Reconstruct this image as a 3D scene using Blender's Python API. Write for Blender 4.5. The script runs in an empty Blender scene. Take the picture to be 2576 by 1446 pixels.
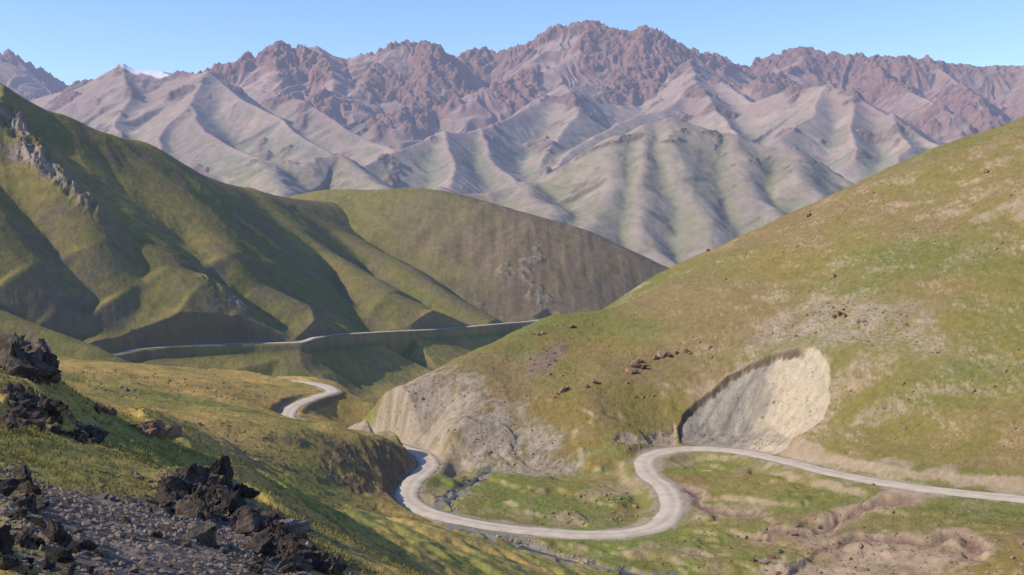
import bpy, bmesh, math, random, time
import numpy as np
T0=time.time()
random.seed(7); rng=np.random.default_rng(11)
scene=bpy.context.scene
# ------------------------------------------------------------------ survey frame
F=2762.0; PIT=math.atan(243/2762.0); CP,SP=math.cos(PIT),math.sin(PIT)
def W(u,v,Y):
    dx=(u-1288)/F; dy=(723-v)/F; ry=CP+dy*SP; rz=-SP+dy*CP
    return (dx/ry*Y, Y, rz/ry*Y)
# ------------------------------------------------------------------ noise
PERM=[rng.permutation(512) for _ in range(8)]
def perlin(x,y,seed=0):
    p=PERM[seed%8]; off=seed*37.17
    x=x+off; y=y+off*1.7
    xi=np.floor(x); yi=np.floor(y); xf=x-xi; yf=y-yi
    xi=xi.astype(np.int64)&511; yi=yi.astype(np.int64)&511
    u=xf*xf*xf*(xf*(xf*6-15)+10); v=yf*yf*yf*(yf*(yf*6-15)+10)
    def g(ix,iy,fx,fy):
        h=p[(p[ix&511]+iy)&511]*(2*math.pi/512)
        return np.cos(h)*fx+np.sin(h)*fy
    a=g(xi,yi,xf,yf); b=g(xi+1,yi,xf-1,yf); c=g(xi,yi+1,xf,yf-1); d=g(xi+1,yi+1,xf-1,yf-1)
    return ((a+(b-a)*u)*(1-v)+(c+(d-c)*u)*v)*1.5
def fbm(x,y,wl,o=4,seed=0,gain=.5):
    r=0;a=1;s=0
    for i in range(o):
        r=r+a*perlin(x/wl,y/wl,seed+i); s+=a; a*=gain; wl*=.49
    return r/s
def ridged(x,y,wl,o=4,seed=0,gain=.5):
    r=0;a=1;s=0
    for i in range(o):
        r=r+a*(1-2*np.abs(perlin(x/wl,y/wl,seed+i))); s+=a; a*=gain; wl*=.47
    return r/s
def sst(a,b,x):
    t=np.clip((x-a)/(b-a),0,1); return t*t*(3-2*t)
def smax(a,b,k):
    return .5*(a+b+np.sqrt((a-b)**2+k*k))-k*.25
def blur(a,r):
    if r<1 or a.ndim<2: return a
    for ax in (0,1):
        p=np.pad(a,[(r+1,r) if i==ax else (0,0) for i in range(2)],mode='edge'); c=np.cumsum(p,axis=ax); n=a.shape[ax]
        a=(np.take(c,range(2*r+1,2*r+1+n),axis=ax)-np.take(c,range(0,n),axis=ax))/(2*r+1)
    return a
# ------------------------------------------------------------------ rbf
class RBF:
    def __init__(s,pts,reg=0.0):
        P=np.array(pts,float); s.c=P[:,:2]/100; n=len(P)
        d=np.linalg.norm(s.c[:,None]-s.c[None],axis=2)
        K=np.where(d>0,d*d*np.log(d+1e-12),0)+np.eye(n)*reg
        A=np.zeros((n+3,n+3)); A[:n,:n]=K; A[:n,n]=1; A[:n,n+1:]=s.c; A[n,:n]=1; A[n+1:,:n]=s.c.T
        b=np.zeros(n+3); b[:n]=P[:,2]; s.w=np.linalg.solve(A,b); s.n=n
    def __call__(s,x,y):
        x=x/100;y=y/100; n=s.n
        r=s.w[n]+s.w[n+1]*x+s.w[n+2]*y
        for i in range(n):
            d2=(x-s.c[i,0])**2+(y-s.c[i,1])**2+1e-9
            r=r+s.w[i]*.5*d2*np.log(d2)
        return r
# ------------------------------------------------------------------ polylines
def spline(P,step):
    P=[np.array(p,float) for p in P]; out=[]
    P=[2*P[0]-P[1]]+P+[2*P[-1]-P[-2]]
    for i in range(1,len(P)-2):
        n=max(1,int(np.linalg.norm(P[i+1]-P[i])/step))
        for k in range(n):
            t=k/n
            out.append(.5*((2*P[i])+(-P[i-1]+P[i+1])*t+(2*P[i-1]-5*P[i]+4*P[i+1]-P[i+2])*t*t+(-P[i-1]+3*P[i]-3*P[i+1]+P[i+2])*t**3))
    out.append(P[-2]); return np.array(out)
def pdist(x,y,L):
    L=np.asarray(L); best=np.full(x.shape,1e18); z=np.zeros(x.shape); s=np.zeros(x.shape); arc=0
    for i in range(len(L)-1):
        ax,ay,az=L[i]; bx,by,bz=L[i+1]; ex,ey=bx-ax,by-ay; l2=ex*ex+ey*ey+1e-9; l=math.sqrt(l2)
        t=np.clip(((x-ax)*ex+(y-ay)*ey)/l2,0,1)
        d2=(x-ax-t*ex)**2+(y-ay-t*ey)**2; m=d2<best
        best=np.where(m,d2,best); z=np.where(m,az+t*(bz-az),z); s=np.where(m,arc+t*l,s); arc+=l
    return np.sqrt(best),z,s
def near_poly(x,y,L,margin):
    L=np.asarray(L)
    m=(x>L[:,0].min()-margin)&(x<L[:,0].max()+margin)&(y>L[:,1].min()-margin)&(y<L[:,1].max()+margin)
    d=np.full(x.shape,1e6); z=np.zeros(x.shape)
    if m.any():
        a,b,_=pdist(x[m],y[m],L); d[m]=a; z[m]=b
    return d,z
def sdpoly(x,y,P,margin=60):
    P=np.asarray(P)[:,:2]; out=np.full(x.shape,-1e3)
    m=(x>P[:,0].min()-margin)&(x<P[:,0].max()+margin)&(y>P[:,1].min()-margin)&(y<P[:,1].max()+margin)
    if not m.any(): return out
    X=x[m];Y=y[m]; L=np.c_[np.vstack([P,P[:1]]),np.zeros(len(P)+1)]
    d,_,_=pdist(X,Y,L); ins=np.zeros(X.shape,bool)
    for i in range(len(P)):
        ax,ay=P[i]; bx,by=P[(i+1)%len(P)]
        c=((ay>Y)!=(by>Y))&(X<(bx-ax)*(Y-ay)/((by-ay) if by!=ay else 1e-9)+ax); ins^=c
    out[m]=np.where(ins,d,-d); return out
def ridges(x,y,RL,base,k,D,r,famp,fwl,sm,seed,f2=0,w2=1,oct_=2,warp=.9):
    h=np.full(x.shape,float(base)); dm=np.full(x.shape,1e9)
    wv=fbm(x,y,fwl*2,3,seed+3)*warp; am=.55+.9*np.abs(fbm(x,y,fwl*3.1,2,seed+5))*2
    for i,R in enumerate(RL):
        L=[W(*p) for p in R]
        d,z,s=pdist(x,y,L)
        if r>0: drop=k*(np.sqrt(d*d+r*r)-r)
        else: drop=k*D*(1-np.exp(-d/D))
        n=ridged(s/fwl+i*9.1+wv,d/(fwl*4)+wv*.3,1.0,oct_,seed+i,.45)*am
        h2=z-drop+n*famp*(1-np.exp(-d/fwl))
        if f2: h2=h2+f2*ridged(s/w2+i*3.3+wv*2,d/(w2*3.5),1.0,2,seed+i+1,.6)*(1-np.exp(-d/w2*1.5))
        h=smax(h,h2,sm) if sm>0 else np.maximum(h,h2)
        dm=np.minimum(dm,d)
    return h,dm
# ------------------------------------------------------------------ near road / hill data
ROAD=[(2760,1275,262),(2576,1255,272),(2300,1225,290),(2100,1190,318),(1960,1155,350),(1850,1134,374),(1750,1128,384),(1670,1135,380),(1625,1155,370),(1630,1190,352),(1672,1225,336),(1692,1270,321),(1665,1315,306),(1600,1338,299),(1500,1344,297),(1400,1340,299),(1250,1325,304),(1130,1302,312),(1055,1278,323),(1022,1245,339),(1040,1207,356),(1078,1172,376),(1060,1143,396),(1010,1125,410),(960,1110,432),(880,1096,452),(800,1085,474),(745,1062,498),(722,1046,516),(745,1018,540),(800,996,566),(836,984,582),(815,970,602),(770,962,616),(700,958,640),(600,952,680)]
RD=spline([W(*p) for p in ROAD],5)
FROAD=[(150,925,900),(240,900,925),(310,886,950),(350,877,965),(430,871,985),(520,867,1005),(640,863,1030),(755,860,1045),(785,850,1065),(840,842,1100),(930,836,1160),(1030,831,1220),(1120,826,1270),(1200,819,1330),(1270,813,1390),(1330,808,1450),(1390,800,1520)]
FR=spline([W(*p) for p in FROAD],18)
E=[]
E+=[W(*p) for p in [(2576,1255,272),(2300,1225,290),(2100,1190,318),(1900,1142,363),(1750,1128,384),(1630,1150,372),(1640,1200,350),(1690,1270,322),(1560,1343,298),(1400,1340,299),(1250,1325,304),(1120,1300,312),(1022,1245,339),(1080,1170,376),(1010,1125,410),
 (1400,1240,339),(1300,1205,361),(1180,1205,366),(1900,1240,320),(1850,1350,285),(1750,1447,258),(2200,1300,278),(2200,1400,255),(2500,1350,250),(2500,1447,230),(1300,1400,278),(1250,1447,265),(1040,1137,404),(1150,1170,384),(1350,1195,369),(1450,1180,372),
 (2576,1150,288),(2300,1110,322),(2576,900,338),(2576,650,392),(2576,450,445),(2300,950,352),(2300,750,398),(2300,600,442),(2330,480,485),(2050,1050,362),(2000,900,400),(2000,780,432),(2000,650,480),(1700,1060,402),(1700,920,430),(1700,780,480),(1500,1080,392),(1500,960,424),(1500,860,470),(1300,1080,400),(1320,960,432),(1330,880,465),(1150,1060,402),(1030,1060,403),
 (2576,290,530),(2750,215,520),(2400,350,535),(2200,440,545),(2100,490,550),(1950,560,555),(1850,602,560),(1750,650,562),(1650,700,562),(1570,752,555),(1490,797,540),(1380,800,520),(1300,830,500),(1200,880,475),(1100,930,450),(980,1000,430),(920,1055,420)]]
sky=[(2750,215,520),(2400,350,535),(2200,440,545),(1950,560,555),(1750,650,562),(1570,752,555),(1450,797,530),(1300,830,500),(1200,880,475),(1100,930,450),(980,1000,430)]
for p in sky:
    x,y,z=W(*p); E.append((x+5,y+70,z-22)); E.append((x+10,y+180,z-80))
E+=[(-66,424,-96),(-84,424,-106),(-100,450,-116),(-150,420,-125),(-150,330,-112),(-85,370,-104),(-150,600,-150),(-60,520,-130),(0,640,-150),(-80,300,-102),(-60,230,-100),(0,200,-96),(100,180,-84),(200,200,-50),(260,300,-10)]
rE=RBF(E,.002)
def E0(x,y): return rE(x,y)
def march(pts,H,y0=200,y1=900,n=900):
    pts=np.array(pts,float); Y=np.geomspace(y0,y1,n); out=[]
    for c in range(0,len(pts),200):
        q=pts[c:c+200]; dx=(q[:,0]-1288)/F; dy=(723-q[:,1])/F; ry=CP+dy*SP; rz=-SP+dy*CP
        X=(dx/ry)[:,None]*Y[None]; Z=(rz/ry)[:,None]*Y[None]; YY=np.broadcast_to(Y[None],X.shape)
        h=H(X.ravel(),YY.ravel()).reshape(X.shape); b=h>=Z
        i=np.argmax(b,axis=1); ok=b.any(axis=1)
        for j in range(len(q)):
            out.append((X[j,i[j]],Y[i[j]],h[j,i[j]]) if ok[j] and i[j]>0 else None)
    return out
def mpoly(P,H=E0,y0=200,y1=900): return [p for p in march(P,H,y0,y1) if p is not None]
SCAR=mpoly([(1712,1108),(1700,1075),(1715,1040),(1750,1008),(1790,982),(1830,945),(1870,918),(1915,900),(1960,882),(2005,870),(2045,868),(2068,885),(2084,920),(2090,960),(2086,1010),(2070,1050),(2035,1080),(1990,1105),(1935,1128),(1860,1122),(1780,1116)])
SCREE=[W(780,1120,425),W(880,1000,450),W(1050,930,456)]+mpoly([(1180,935),(1225,955),(1270,1010),(1300,1050),(1380,1075),(1450,1110),(1455,1175),(1350,1200),(1150,1172),(1010,1118)])
STREAM=[p for p in march([(1235,1186),(1200,1196),(1160,1222),(1125,1255),(1115,1290),(1150,1318),(1230,1338),(1310,1362),(1400,1388),(1470,1412),(1560,1432),(1680,1446)],E0)]
BADL=mpoly([(1960,1446),(2040,1395),(2080,1378),(2200,1372),(2380,1360),(2490,1400),(2530,1446)])
BANK=[p for p in march([(1960,1118),(2080,1146),(2250,1178),(2400,1200),(2576,1222)],E0)]
CRACK=[p for p in march([(2060,1312),(2130,1298),(2190,1278),(2240,1272),(2330,1248)],E0)]
CRK2=[p for p in march([(2080,1372),(2200,1352),(2300,1362),(2390,1350),(2470,1395)],E0)]
CRK3=[p for p in march([(1730,1235),(1760,1262),(1840,1290),(1900,1285)],E0)]
CRK4=[p for p in march([(1950,1345),(2020,1352),(2070,1330),(2110,1305)],E0)]
NOTCH=mpoly([(1530,1118),(1560,1095),(1640,1078),(1712,1062),(1712,1112),(1600,1122)])
TERR=mpoly([(1890,850),(1960,800),(2080,755),(2250,765),(2340,850),(2380,910),(2200,890),(2060,860),(1960,870)])
PINK=mpoly([(1320,940),(1360,880),(1440,845),(1425,880),(1380,925)])
BED=spline(STREAM,6)
def blendroad(h,x,y,L,w,w2,dz):
    d,z=near_poly(x,y,L,w2+5)
    t=1-sst(w,w2,d); return h*(1-t)+(z-dz)*t,d
def hE(x,y,full=False):
    h=E0(x,y)
    up=sst(-92,-70,h); lf=sst(-60,-20,x)
    h=h+fbm(x,y,70,3,1)*3.2*up*lf+fbm(x+.6*y,y*.35,26,3,2)*1.0*up*lf+fbm(x,y,9,4,3)*.5+fbm(x,y,2.2,3,1,.7)*.24
    h=h+(1-up)*(np.tanh((fbm(x+.5*y,y*.8,24,4,5)-.04)*16)*.7)
    wx=x+fbm(x,y,9,3,5)*5; wy=y+fbm(x+50,y,9,3,6)*5
    sx=x+fbm(x,y,14,3,5)*2.0; sy=y+fbm(x+50,y,14,3,6)*2.0
    sc=sdpoly(sx,sy,SCAR); fade=sst(-93,-86,h)
    h=h-(sst(0,1.4,sc)*(2.1+fbm(x,y,12,2,3)*1.0)+sst(0,22,sc)*8.5)*fade+sst(0,8,sc)*ridged((x-y)*.8,(x+y)*.08,4,3,4)*.3
    s2=sdpoly(wx,wy,SCREE); ms=sst(-4,9,s2)
    h=h+ms*(ridged((x-y)*.9,(x+y)*.14,8,3,5)*.5*lf+ridged(x,y,4,3,6)*.14-.3)
    nt=sdpoly(wx,wy,NOTCH); h=h-sst(0,2.5,nt)*1.2
    bl=sdpoly(sx,sy,BADL,40); h=h-sst(0,1.5,bl)*1.0+sst(0,4,bl)*(ridged(x+y*.4,y*.5,6,4,2)*.4)
    bd,_=near_poly(wx,wy,BED,25); h=h-(1-sst(1.0,4.0,bd))*1.0
    cm=np.full(x.shape,1e6)
    for K,a in ((CRACK,1.4),(CRK2,1.3),(CRK3,.8),(CRK4,.9)):
        ck,_=near_poly(wx,wy,K,25); h=h-(1-sst(.5,3,ck))*a; cm=np.minimum(cm,ck)
    h,rd=blendroad(h,x,y,RD,4.4,10,.12)
    if full: return h,dict(sc=sc,s2=s2,nt=nt,bl=bl,bd=bd,ck=cm,rd=rd,wx=wx,wy=wy)
    return h
# terrace ground
D=[W(*p) for p in [(1002,1113,398),(960,1105,376),(900,1108,362),(850,1115,352),(830,1150,332),(845,1200,318),(700,1200,285),(600,1130,272),(500,1100,262),(750,1080,345),(600,1042,350),(400,1060,300),(300,1020,330),(600,1030,375),(750,1060,378),(880,1080,388),(150,1000,300),(0,950,300),
 (930,1262,313),(950,1310,295),(800,1300,260),(650,1250,245),(850,1380,235),(1000,1400,250),(1120,1447,250),(1060,1340,282),
 (400,990,470),(200,965,440),(600,1005,500),(700,1044,515),(760,1015,542),(835,985,580),(780,964,612),(200,925,520),(500,950,560),(640,968,600),(0,900,560),(0,880,640),(200,905,620),(450,925,650),(700,950,655),(850,968,640),(850,1000,572),(900,1008,576),(955,1020,574),(862,1058,550),(920,1064,556),(850,1070,515),(800,1085,474),(700,1075,455),(500,1012,430)]]
D+=[(-30,395,-99),(-24,372,-100),(-32,352,-99.5),(-20,335,-98),(-12,300,-98),(0,350,-112),(0,270,-99),(0,450,-130),(-40,450,-118),(-62,425,-103),(-60,470,-120),(-70,500,-120),(-40,560,-145),(-60,640,-150),(-60,700,-175),(-150,760,-180),(-250,780,-160),(-350,780,-140),(-420,760,-120),(0,700,-180),(30,250,-108),(-300,300,-20),(-250,200,-20),(-160,180,-48),(-330,500,-60)]
rD=RBF(D,.0008)
KNOLL=mpoly([(800,1150),(850,1120),(920,1110),(995,1118),(1035,1165),(1015,1235),(960,1262),(890,1250),(850,1210),(815,1185)],rD)
def hD(x,y,full=False):
    h=rD(x,y)
    h=h+fbm(x,y,60,3,4)*1.4+ridged(x*.35,y,30,3,5)*.7+fbm(x,y,12,4,6)*.6+fbm(x,y,2.2,3,7,.7)*.28
    b=fbm(x*.5,y,26,3,2); h=h+np.tanh((b-.1)*14)*.6+np.tanh((fbm(x*.4,y,15,3,3)-.1)*14)*.35
    kn=sdpoly(x+fbm(x,y,6,3,1)*3,y+fbm(x,y,6,3,2)*3,KNOLL,30); h=h+sst(-1,3,kn)*(ridged(x+y*.3,y*.35,5,4,3)*.7-.2)
    h,rd=blendroad(h,x,y,RD,4.4,8,.12)
    if full: return h,dict(rd=rd,kn=kn)
    return h
# near slope
G=[W(*p) for p in [(-300,800,75),(0,912,76),(130,985,78),(300,1040,84),(450,1092,92),(540,1130,105),(620,1180,130),(800,1260,180),(1000,1345,222),(1250,1447,238),
 (-200,1100,20),(0,1180,20),(0,1447,9),(400,1447,11),(870,1447,17),(650,1330,22),(500,1215,27),(250,1160,30),(0,1050,36),(300,1130,50),(480,1180,62),(700,1290,75),(900,1385,95),(1080,1447,120),(800,1400,40),(960,1447,45)]]
G+=[(-60,130,-30),(-35,150,-42),(-150,140,-16),(-90,200,-62),(-60,260,-92),(-10,280,-104),(0,3,-1.7),(-8,4,-.8),(8,6,-5),(12,16,-12),(20,40,-24),(30,80,-42),(40,150,-68),(60,230,-96),(60,100,-58),(-25,8,3),(-40,30,2),(-70,60,1),(-120,90,2),(-180,260,-70)]
rG=RBF(G,.0005)
def gp(P): 
    o=[]
    for q,p in zip(P,march(P,rG,3,200)):
        if p is not None: o.append(p)
    return o
GRAV=gp([(-40,1240),(0,1215),(110,1212),(230,1228),(330,1240),(400,1240),(450,1225),(560,1225),(640,1290),(700,1340),(760,1400),(800,1447),(700,1600),(300,1700),(-40,1700)])
def wp(P): return [W(*p) for p in P]
OUTC=[wp([(385,1260,23),(430,1225,26),(500,1195,27.5),(600,1210,27.5),(655,1285,25),(700,1310,23.5),(790,1370,21),(880,1440,17.5),(700,1470,16),(650,1360,20),(520,1330,21)]),
 wp([(-60,1150,21),(50,1190,20),(110,1290,15),(200,1400,11),(250,1500,9),(-60,1500,8)]),
 wp([(-50,1010,40),(60,1010,40),(150,1040,40),(270,1105,37),(200,1130,34),(60,1095,33),(-50,1090,33)]),
 wp([(-80,850,72),(70,905,74),(140,960,74),(120,985,68),(-80,950,66)])]
def outc(x,y,m=12):
    o=np.full(x.shape,-1e3)
    for P in OUTC: o=np.maximum(o,sdpoly(x,y,P,m))
    return o
def hG(x,y,full=False):
    h=rG(x,y); dd=np.clip(y/60,.15,1)
    h=h+fbm(x,y,30,3,2)*1.6*dd+fbm(x,y,6,4,1,.6)*.6*dd+ridged(x+y*.5,y-.3*x,2.6,3,3)*.16*np.clip(y/30,.5,1.3)+fbm(x,y,.8,3,5,.65)*.08
    h=h+np.tanh((fbm(x+y*.4,y*.5,11,3,6)-.05)*10)*.5*sst(35,60,y)
    oc=outc(x+fbm(x,y,2,2,3)*.8,y+fbm(x,y,2,2,4)*.8); sc=np.clip(y/22,.5,2.2)
    ms=sst(-.3,1.0,oc); h=h+ms*sc*(.12+.36*ridged(x*1.3,y*.9,1.7,6,4,.65)+.24*np.round(fbm(x,y,.9,2,6)*5)/5)
    h,rd=blendroad(h,x,y,RD,4.6,12,.5)
    if full: return h,dict(rd=rd,oc=oc)
    return h
# ------------------------------------------------------------------ colours
def C(*a): return np.array(a,float)
def mix(a,b,t): 
    t=np.asarray(t)[...,None]; return a*(1-t)+b*t
GREEN=C(.135,.15,.036); OLIVE=C(.215,.175,.052); GOLD=C(.32,.218,.068); BROWN=C(.235,.16,.08); DIRT=C(.37,.275,.19); GREY=C(.30,.27,.22); ROADC=C(.5,.42,.33)
def grid_mesh(name,hf,colf,m0,m1,nm,y0,y1,ny,mat):
    m=np.linspace(m0,m1,nm); Y=np.geomspace(y0,y1,ny); X=m[None]*Y[:,None]; YY=np.broadcast_to(Y[:,None],X.shape).copy()
    h,info=hf(X,YY,True)
    P=np.stack([X,YY,h],-1)
    n=np.cross(np.gradient(P,axis=1),np.gradient(P,axis=0)); n/=np.linalg.norm(n,axis=2,keepdims=True)+1e-12
    slope=np.sqrt(n[...,0]**2+n[...,1]**2)/np.maximum(n[...,2],.05)
    col=colf(X,YY,h,slope,n,info)
    me=bpy.data.meshes.new(name); V=P.reshape(-1,3).astype(np.float32)
    idx=np.arange(nm*ny).reshape(ny,nm)
    q=np.stack([idx[:-1,:-1],idx[:-1,1:],idx[1:,1:],idx[1:,:-1]],-1).reshape(-1).astype(np.int32)
    me.vertices.add(len(V)); me.vertices.foreach_set('co',V.ravel())
    nf=len(q)//4; me.loops.add(len(q)); me.loops.foreach_set('vertex_index',q)
    me.polygons.add(nf); me.polygons.foreach_set('loop_start',np.arange(nf,dtype=np.int32)*4)
    me.polygons.foreach_set('use_smooth',np.ones(nf,bool)); me.update(calc_edges=True)
    at=me.color_attributes.new('Col','FLOAT_COLOR','POINT')
    c4=np.ones((len(V),4),np.float32); c4[:,:3]=np.clip(col.reshape(-1,3),.003,.9); at.data.foreach_set('color',c4.ravel())
    ob=bpy.data.objects.new(name,me); scene.collection.objects.link(ob); me.materials.append(mat)
    print(name,len(V),'%.1fs'%(time.time()-T0)); return ob
# ------------------------------------------------------------------ materials
def mat_base(name):
    m=bpy.data.materials.new(name); m.use_nodes=True; nt=m.node_tree; nt.nodes.clear(); return m,nt,nt.nodes,nt.links
def math_node(N,L,op,a,b=None):
    n=N.new('ShaderNodeMath'); n.operation=op
    for i,v in enumerate((a,b)):
        if v is None: continue
        if isinstance(v,(int,float)): n.inputs[i].default_value=v
        else: L.new(v,n.inputs[i])
    return n.outputs[0]
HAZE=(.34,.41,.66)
def ground_mat(name,sc1,amt1,sc2,amt2,bdist,bscale,haze=True,attr='Col',const=None,rough=1.0):
    m,nt,N,L=mat_base(name)
    geo=N.new('ShaderNodeNewGeometry')
    if const is None:
        a=N.new('ShaderNodeAttribute'); a.attribute_name=attr; colr=a.outputs['Color']
    else:
        a=N.new('ShaderNodeRGB'); a.outputs[0].default_value=(*const,1); colr=a.outputs[0]
    def nz(s,det=4):
        n=N.new('ShaderNodeTexNoise'); n.inputs['Scale'].default_value=s; n.inputs['Detail'].default_value=det; n.inputs['Roughness'].default_value=.7
        L.new(geo.outputs['Position'],n.inputs['Vector']); return n.outputs['Fac']
    n1=nz(sc1); n2=nz(sc2)
    f1=math_node(N,L,'MULTIPLY',math_node(N,L,'SUBTRACT',n1,.5),amt1)
    f2=math_node(N,L,'MULTIPLY',math_node(N,L,'SUBTRACT',n2,.5),amt2)
    f=math_node(N,L,'ADD',math_node(N,L,'ADD',f1,f2),1.0); f=math_node(N,L,'MAXIMUM',f,.25)
    vm=N.new('ShaderNodeVectorMath'); vm.operation='SCALE'; L.new(colr,vm.inputs[0]); L.new(f,vm.inputs['Scale'])
    bs=N.new('ShaderNodeBsdfPrincipled'); bs.inputs['Roughness'].default_value=rough; bs.inputs['Specular IOR Level'].default_value=.1
    L.new(vm.outputs[0],bs.inputs['Base Color'])
    if bdist>0:
        bp=N.new('ShaderNodeBump'); bp.inputs['Distance'].default_value=bdist; bp.inputs['Strength'].default_value=1; L.new(nz(bscale,6),bp.inputs['Height']); L.new(bp.outputs[0],bs.inputs['Normal'])
    out=N.new('ShaderNodeOutputMaterial')
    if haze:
        # distant haze imitated by bluish emission in the surface, growing with distance from origin
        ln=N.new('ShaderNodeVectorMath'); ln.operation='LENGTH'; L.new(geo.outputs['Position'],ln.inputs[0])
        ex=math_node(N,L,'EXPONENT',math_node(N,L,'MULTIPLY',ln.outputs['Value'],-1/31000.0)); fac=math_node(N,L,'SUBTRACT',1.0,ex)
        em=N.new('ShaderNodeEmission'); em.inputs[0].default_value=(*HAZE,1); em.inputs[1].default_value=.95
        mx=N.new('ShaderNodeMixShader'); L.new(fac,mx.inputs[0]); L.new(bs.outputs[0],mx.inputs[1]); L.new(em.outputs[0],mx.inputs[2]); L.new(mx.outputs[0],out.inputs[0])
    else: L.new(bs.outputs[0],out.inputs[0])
    return m
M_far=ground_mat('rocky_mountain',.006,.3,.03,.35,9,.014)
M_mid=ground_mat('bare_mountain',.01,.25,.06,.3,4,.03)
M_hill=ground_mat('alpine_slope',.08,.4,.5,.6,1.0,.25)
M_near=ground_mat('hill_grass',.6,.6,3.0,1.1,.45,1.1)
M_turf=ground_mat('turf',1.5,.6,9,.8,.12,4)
def setk(o): o['kind']='structure'
# ------------------------------------------------------------------ colour functions
def colE(x,y,h,sl,n,I):
    a=fbm(x+y*.9,(y-x*.6)*.45,60,4,3); b=fbm(x,y,14,4,6); c=fbm(x,y,3,3,1,.7); f=fbm(x,y,1.3,2,2)
    hgt=sst(-90,10,h); m=x/y
    t=sst(-.05,.35,a+b*.25-.05*hgt)
    col=mix(OLIVE,GOLD*.82,sst(-.1,.4,-a+b*.3)*.75)
    col=mix(col,BROWN,sst(-.05,.4,fbm(x+y*.5,y*.7,60,4,7)+b*.25+.1*hgt)*.7)
    col=mix(col,GREEN*1.05,t*.7)
    low=1-sst(-93,-84,h); col=mix(col,GREEN*1.4,low*sst(-.35,.2,b+a*.5)*.75); col=mix(col,mix(DIRT,GOLD,.3)*.95,low*sst(.05,.3,fbm(x,y,20,4,4))*.7)
    col=mix(col,C(.29,.22,.13),sst(.15,.45,fbm(x,y,24,5,2)+c*.3-.03)*.28)
    col=mix(col,GREEN*.85,sst(.2,.5,c+f*.5)*.3)
    col=mix(col,GREY*1.1,sst(.45,.7,fbm(x+9,y,1.8,2,4)+b*.3)*.5)
    te=sdpoly(I['wx'],I['wy'],TERR); st=np.abs(np.sin(h*3.2+fbm(x,y,8,3,2)*3.5)); st=st*.6+.5*np.abs(perlin(x/2.2,y/2.2,3))
    col=mix(col,GREY*1.0,sst(-10,8,te+b*6)*sst(.3,.7,st+b*.4)*.75)
    st2=np.abs(np.sin(h*2.1+fbm(x,y,12,3,3)*4)); col=mix(col,DIRT*.75,sst(.9,1,st2)*.25*hgt)
    pk=sdpoly(I['wx'],I['wy'],PINK); col=mix(col,C(.25,.165,.13),sst(-2,3,pk+b*5+c*4)*.7)
    bk,_=near_poly(I['wx'],I['wy'],BANK,25); col=mix(col,DIRT*1.02,(1-sst(1.0,4,bk+b*4+c*3))*.75)
    col=mix(col,DIRT*1.0,sst(.55,.8,sl)*sst(.0,.3,b+.2)*.7)
    ck=I['ck']; col=mix(col,C(.36,.255,.185),(1-sst(2,6,ck+b*5))*.7); col=mix(col,C(.22,.14,.095),(1-sst(.8,2.4,ck))*.9)
    s2=I['s2']; g=mix(C(.34,.272,.19),C(.27,.205,.145),sst(-.1,.4,fbm((x-y)*.8,(x+y)*.1,6,4,4))); g=mix(g,C(.37,.315,.235),sst(0,.4,fbm((x-y)*.8,(x+y)*.08,3.5,3,1))*.8); g=mix(g,OLIVE*.95,sst(.04,.3,fbm(x,y,7,3,5)-s2*.012)*.7)
    g=mix(g,C(.22,.15,.1),sst(.2,.45,fbm(x,y,5,4,7)+.25*sst(-84,-74,h))*.5)
    col=mix(col,g,sst(-6,9,s2+b*18*sst(-60,-35,x)+c*9))
    col=mix(col,DIRT*1.0,sst(0,1.5,I['nt']+c*2)*.85)
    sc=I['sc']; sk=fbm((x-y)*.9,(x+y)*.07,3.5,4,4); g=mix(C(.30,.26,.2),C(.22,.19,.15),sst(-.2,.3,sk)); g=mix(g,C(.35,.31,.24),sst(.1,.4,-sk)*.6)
    thr=.222+(y-385)/75*.042; g=mix(g,C(.47,.38,.26),sst(-.008,.016,m-thr+b*.02)*.85)  # sunlit right wall of the scar painted in as a paler tan
    g=mix(g,C(.12,.08,.05),(1-sst(.8,2.2,sc+c*2))*sst(.275,.262,m)*.9)  # shadow under the scar's left lip painted in as a dark rim
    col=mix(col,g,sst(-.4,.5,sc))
    bb=sst(-3,4,I['bl']+b*16+c*8); col=mix(col,C(.40,.29,.205)*(.85+.5*b[...,None]),bb*.8)
    rd=I['rd']; col=mix(col,mix(DIRT,ROADC,.5),(1-sst(3.2,6.5,rd+b*5+c*4))*.8)
    col=mix(col,C(.23,.21,.19),(1-sst(1.0,3.0,I['bd']+b*5+c*3))*.9)
    return col*(1+c*.32+b*.08)[...,None]
def colD(x,y,h,sl,n,I):
    a=fbm(x,y*.6,50,4,5); b=fbm(x,y,10,4,2); c=fbm(x,y,2.5,3,4,.7)
    col=mix(OLIVE*1.3,GOLD*1.25,sst(-.4,.1,a+b*.4)); col=mix(col,GREEN*1.3,sst(.12,.42,-a+b*.3)*.65)
    col=mix(col,BROWN*1.2,sst(.3,.55,b)*.3); col=mix(col,GREEN*.9,sst(.2,.5,c)*.4)
    col=mix(col,C(.2,.155,.11),sst(.6,.9,sl)*.8)
    col=mix(col,mix(GOLD*1.1,C(.17,.115,.065),sst(-.3,.3,ridged(x+y*.3,y*.35,5,3,3)-.3)),sst(-1.5,1.5,I['kn']+c*3)*.85)
    col=mix(col,mix(DIRT,ROADC,.4)*.9,(1-sst(3.4,6,I['rd']+b*3))*.8)
    return col*(1+c*.34+b*.15)[...,None]
def gravel_mask(x,y):
    n=fbm(x,y,3,3,6)*1.2
    return sdpoly(x+n*.5,y+n,GRAV,30)
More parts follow.
